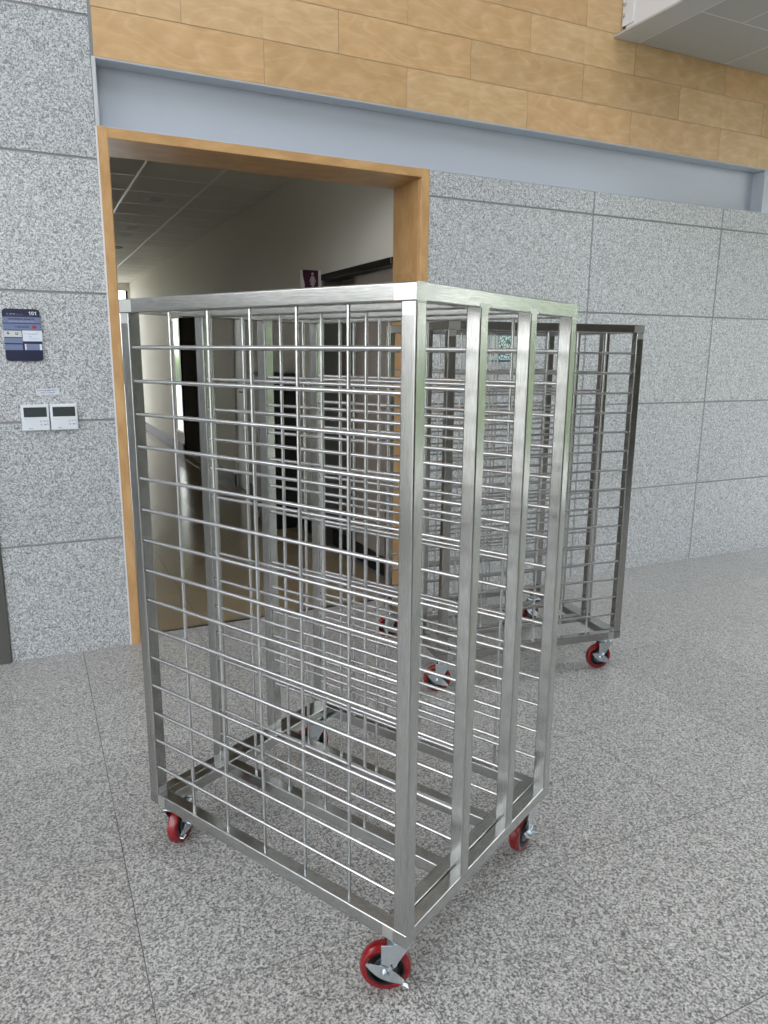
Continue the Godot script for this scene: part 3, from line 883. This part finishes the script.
func make_lobby() -> void:
	# the parts of the hall behind and beside the camera, which light it and are mirrored in the steel
	var c := structure("ceiling_1", "white lobby ceiling with a glazed rooflight", "ceiling")
	var st := begin()
	span(st, Vector3(-4.3, 6.6, -0.3), Vector3(6.7, 6.8, 1.6))
	span(st, Vector3(-4.3, 6.6, 5.0), Vector3(6.7, 6.8, 8.4))
	span(st, Vector3(-4.3, 6.6, 1.6), Vector3(-0.6, 6.8, 5.0))
	span(st, Vector3(3.36, 6.6, 1.6), Vector3(6.7, 6.8, 5.0))
	mi("deck", st.commit(), M.white, c)
	var sk := structure("window_5", "rooflight over the lobby", "window")
	for k in 5:
		var x := -0.6 + 0.975 * k
		slab("glazing_bar", Vector3(x, 6.65, 1.6), Vector3(x + 0.06, 6.75, 5.0), M.white, sk)
		if k < 4:
			mi("pane", box(Vector3(0.915, 0.01, 3.4)), M.glass, sk, Vector3(x + 0.5175, 6.7, 3.3))
	var l := structure("wall_west", "glazed west wall of the lobby", "wall")
	slab("pier", Vector3(-4.3, 0, 0), Vector3(-4.1, 2.2, 2.05), mat(Color(0.62, 0.61, 0.59), 0.6), l)
	slab("pier", Vector3(-4.3, 0.25, 6.3), Vector3(-4.1, 4.6, 8.2), M.sealant, l)
	slab("lintel", Vector3(-4.3, 4.6, 0), Vector3(-4.1, 6.6, 2.05), M.white, l)
	slab("pier", Vector3(-4.3, 2.2, 0), Vector3(-4.1, 4.6, 0.2), M.white, l)
	slab("sill", Vector3(-4.3, 0, 2.05), Vector3(-4.1, 0.25, 8.2), M.sealant, l)
	slab("lintel", Vector3(-4.3, 4.6, 2.05), Vector3(-4.1, 6.6, 8.2), M.white, l)
	var w := structure("window_3", "mullioned glazing of the lobby west side", "window")
	for k in 5:
		var z := 2.05 + 1.045 * k
		slab("mullion", Vector3(-4.25, 0.25, z), Vector3(-4.15, 4.6, z + 0.07), M.darksteel, w)
		if k < 4:
			mi("pane", box(Vector3(0.01, 4.35, 0.975)), M.glass, w, Vector3(-4.2, 2.425, z + 0.5575))
	mi("pane", box(Vector3(0.01, 2.4, 1.85)), M.glass, w, Vector3(-4.2, 3.4, 1.125))
	var fr := structure("wall_front", "stone clad wall behind the camera", "wall")
	var stone := mat(Color(0.46, 0.44, 0.41), 0.6)
	slab("cladding", Vector3(-0.4, 0, 8.1), Vector3(6.6, 6.6, 8.3), stone, fr)
	slab("sill", Vector3(-4.1, 0, 8.1), Vector3(-0.4, 2.0, 8.3), stone, fr)
	slab("lintel", Vector3(-4.1, 5.8, 8.1), Vector3(-0.4, 6.6, 8.3), stone, fr)
	var fw := structure("window_6", "tall mullioned glazing behind the camera", "window")
	for k in 5:
		var x := -4.1 + 0.9075 * k
		slab("mullion", Vector3(x, 2.0, 8.15), Vector3(x + 0.07, 5.8, 8.25), M.darksteel, fw)
		if k < 4:
			mi("pane", box(Vector3(0.8375, 3.8, 0.01)), M.glass, fw, Vector3(x + 0.48875, 3.9, 8.2))
	var r := structure("wall_east", "glazed east wall of the lobby", "wall")
	slab("sill", Vector3(6.4, 0, 0), Vector3(6.6, 0.12, 8.1), M.sealant, r)
	slab("lintel", Vector3(6.4, 3.38, 0), Vector3(6.6, 6.6, 1.6), M.sealant, r)
	slab("lintel", Vector3(6.4, 6.0, 1.6), Vector3(6.6, 6.6, 8.1), M.sealant, r)
	slab("pier", Vector3(6.4, 0.12, 0), Vector3(6.6, 3.38, 0.15), M.sealant, r)
	slab("pier", Vector3(6.4, 0.12, 4.6), Vector3(6.6, 6.0, 8.1), mat(Color(0.40, 0.38, 0.35), 0.6), r)
	var v := structure("window_4", "mullioned glazing of the lobby east side", "window")
	for k in 4:
		var z := 0.15 + 1.47 * k
		var hi := 3.38 if k < 1 else 6.0
		slab("mullion", Vector3(6.45, 0.12, z), Vector3(6.55, hi, z + 0.06), M.darksteel, v)
		if k < 3:
			mi("pane", box(Vector3(0.01, hi - 0.12, 1.41)), M.glass, v, Vector3(6.5, (hi + 0.12) / 2, z + 0.765))
	# grounds outside
	var g := structure("ground", "lawn and paved forecourt around the building", "ground")
	slab("lawn", Vector3(12.5, -0.5, -40), Vector3(50, -0.25, 50), M.lawn, g)
	slab("forecourt", Vector3(-40, -0.5, -40), Vector3(12.5, -0.25, 50), M.paving, g)
	var rng := RandomNumberGenerator.new()
	rng.seed = 31
	for p in [[15.5, 6.0], [16.5, 1.3], [19.5, 11.0], [20.5, -5.5], [6.2, -24.0]]:
		var t := thing("tree", "leafy green tree outside the lobby windows", "tree", Vector3(p[0], -0.25, p[1]), 0.0, "trees in the grounds")
		st = begin()
		add_lathe(st, [Vector2(0.20, 0.0), Vector2(0.14, 1.2), Vector2(0.10, 5.2)], 10, Vector3.ZERO, Basis(Vector3.RIGHT, -PI / 2))
		mi("trunk", st.commit(), M.bark, t)
		st = begin()
		for q in 260:
			var a := rng.randf() * TAU
			var d := sqrt(rng.randf()) * 2.1
			var rad := rng.randf_range(0.2, 0.42)
			var prof: Array = []
			for u in 7:
				var an := -PI / 2 + PI * u / 6.0
				prof.append(Vector2(maxf(rad * cos(an), 0.0), rad * sin(an)))
			add_lathe(st, prof, 10, Vector3(cos(a) * d, rng.randf_range(1.3, 7.4), sin(a) * d))
		mi("crown", st.commit(), M.leaf, t)

# ------------------------------------------------------------------
func _ready() -> void:
	var cam := Camera3D.new()
	cam.name = "camera"
	cam.position = Vector3(0.0, 1.53, 3.9095)
	cam.rotation = Vector3(-0.21206, -0.44908, 0.00855)
	cam.fov = 69.767
	cam.near = 0.05
	cam.far = 200.0
	add_child(cam)
	cam.current = true
	var env := Environment.new()
	env.tonemap_mode = Environment.TONE_MAPPER_LINEAR
	env.tonemap_exposure = 2.28
	env.background_mode = Environment.BG_SKY
	var sky := Sky.new()
	var sm := ProceduralSkyMaterial.new()
	sm.sky_top_color = Color(0.868, 0.889, 0.924)
	sm.sky_horizon_color = Color(0.972, 0.978, 0.977)
	sm.sky_curve = 0.25
	sm.ground_bottom_color = Color(0.30, 0.34, 0.26)
	sm.ground_horizon_color = Color(0.55, 0.6, 0.52)
	sm.sky_energy_multiplier = 1.6
	sky.sky_material = sm
	env.sky = sky
	env.sdfgi_enabled = true
	env.ssao_enabled = true
	env.ssil_enabled = true
	var we := WorldEnvironment.new()
	we.name = "world_environment"
	we.environment = env
	add_child(we)

	make_materials()
	make_floor()
	make_back_wall()
	make_beam()
	make_doorway()
	make_side_door()
	make_balcony()
	make_lobby()
	make_corridor()

	# headings: the angle (about y) of the trailing wheel in the room
	make_rack("large stainless steel grid rack on red casters in front of the doorway", Vector3(0.6891, 0, 2.616), 1.08827,
		[[heading(-0.9, -0.44), -1.0, 0.5], [heading(0.65, -0.76), 1.0, 0.15], [heading(-0.86, 0.5), -1.0, 0.5], [heading(-0.93, -0.35), -1.0, 0.5]])
	make_rack("stainless steel grid rack on red casters beside the granite wall", Vector3(2.5426, 0, 1.3338), 0.11816,
		[[heading(-0.97, -0.2), -1.0, 0.5], [heading(-0.9, -0.4), -1.0, 0.5], [heading(-0.9, 0.1), -1.0, 0.5], [heading(-0.9, -0.3), -1.0, 0.5]])
	make_room_sign()
	make_thermostat(0.0255, "white thermostat with dark display beneath the room sign")
	make_thermostat(0.1515, "white thermostat with dark display next to the timber frame")
	make_label_strip()
	make_notice()
	make_restroom_sign()

func heading(x: float, z: float) -> float:
	return atan2(-z, x)
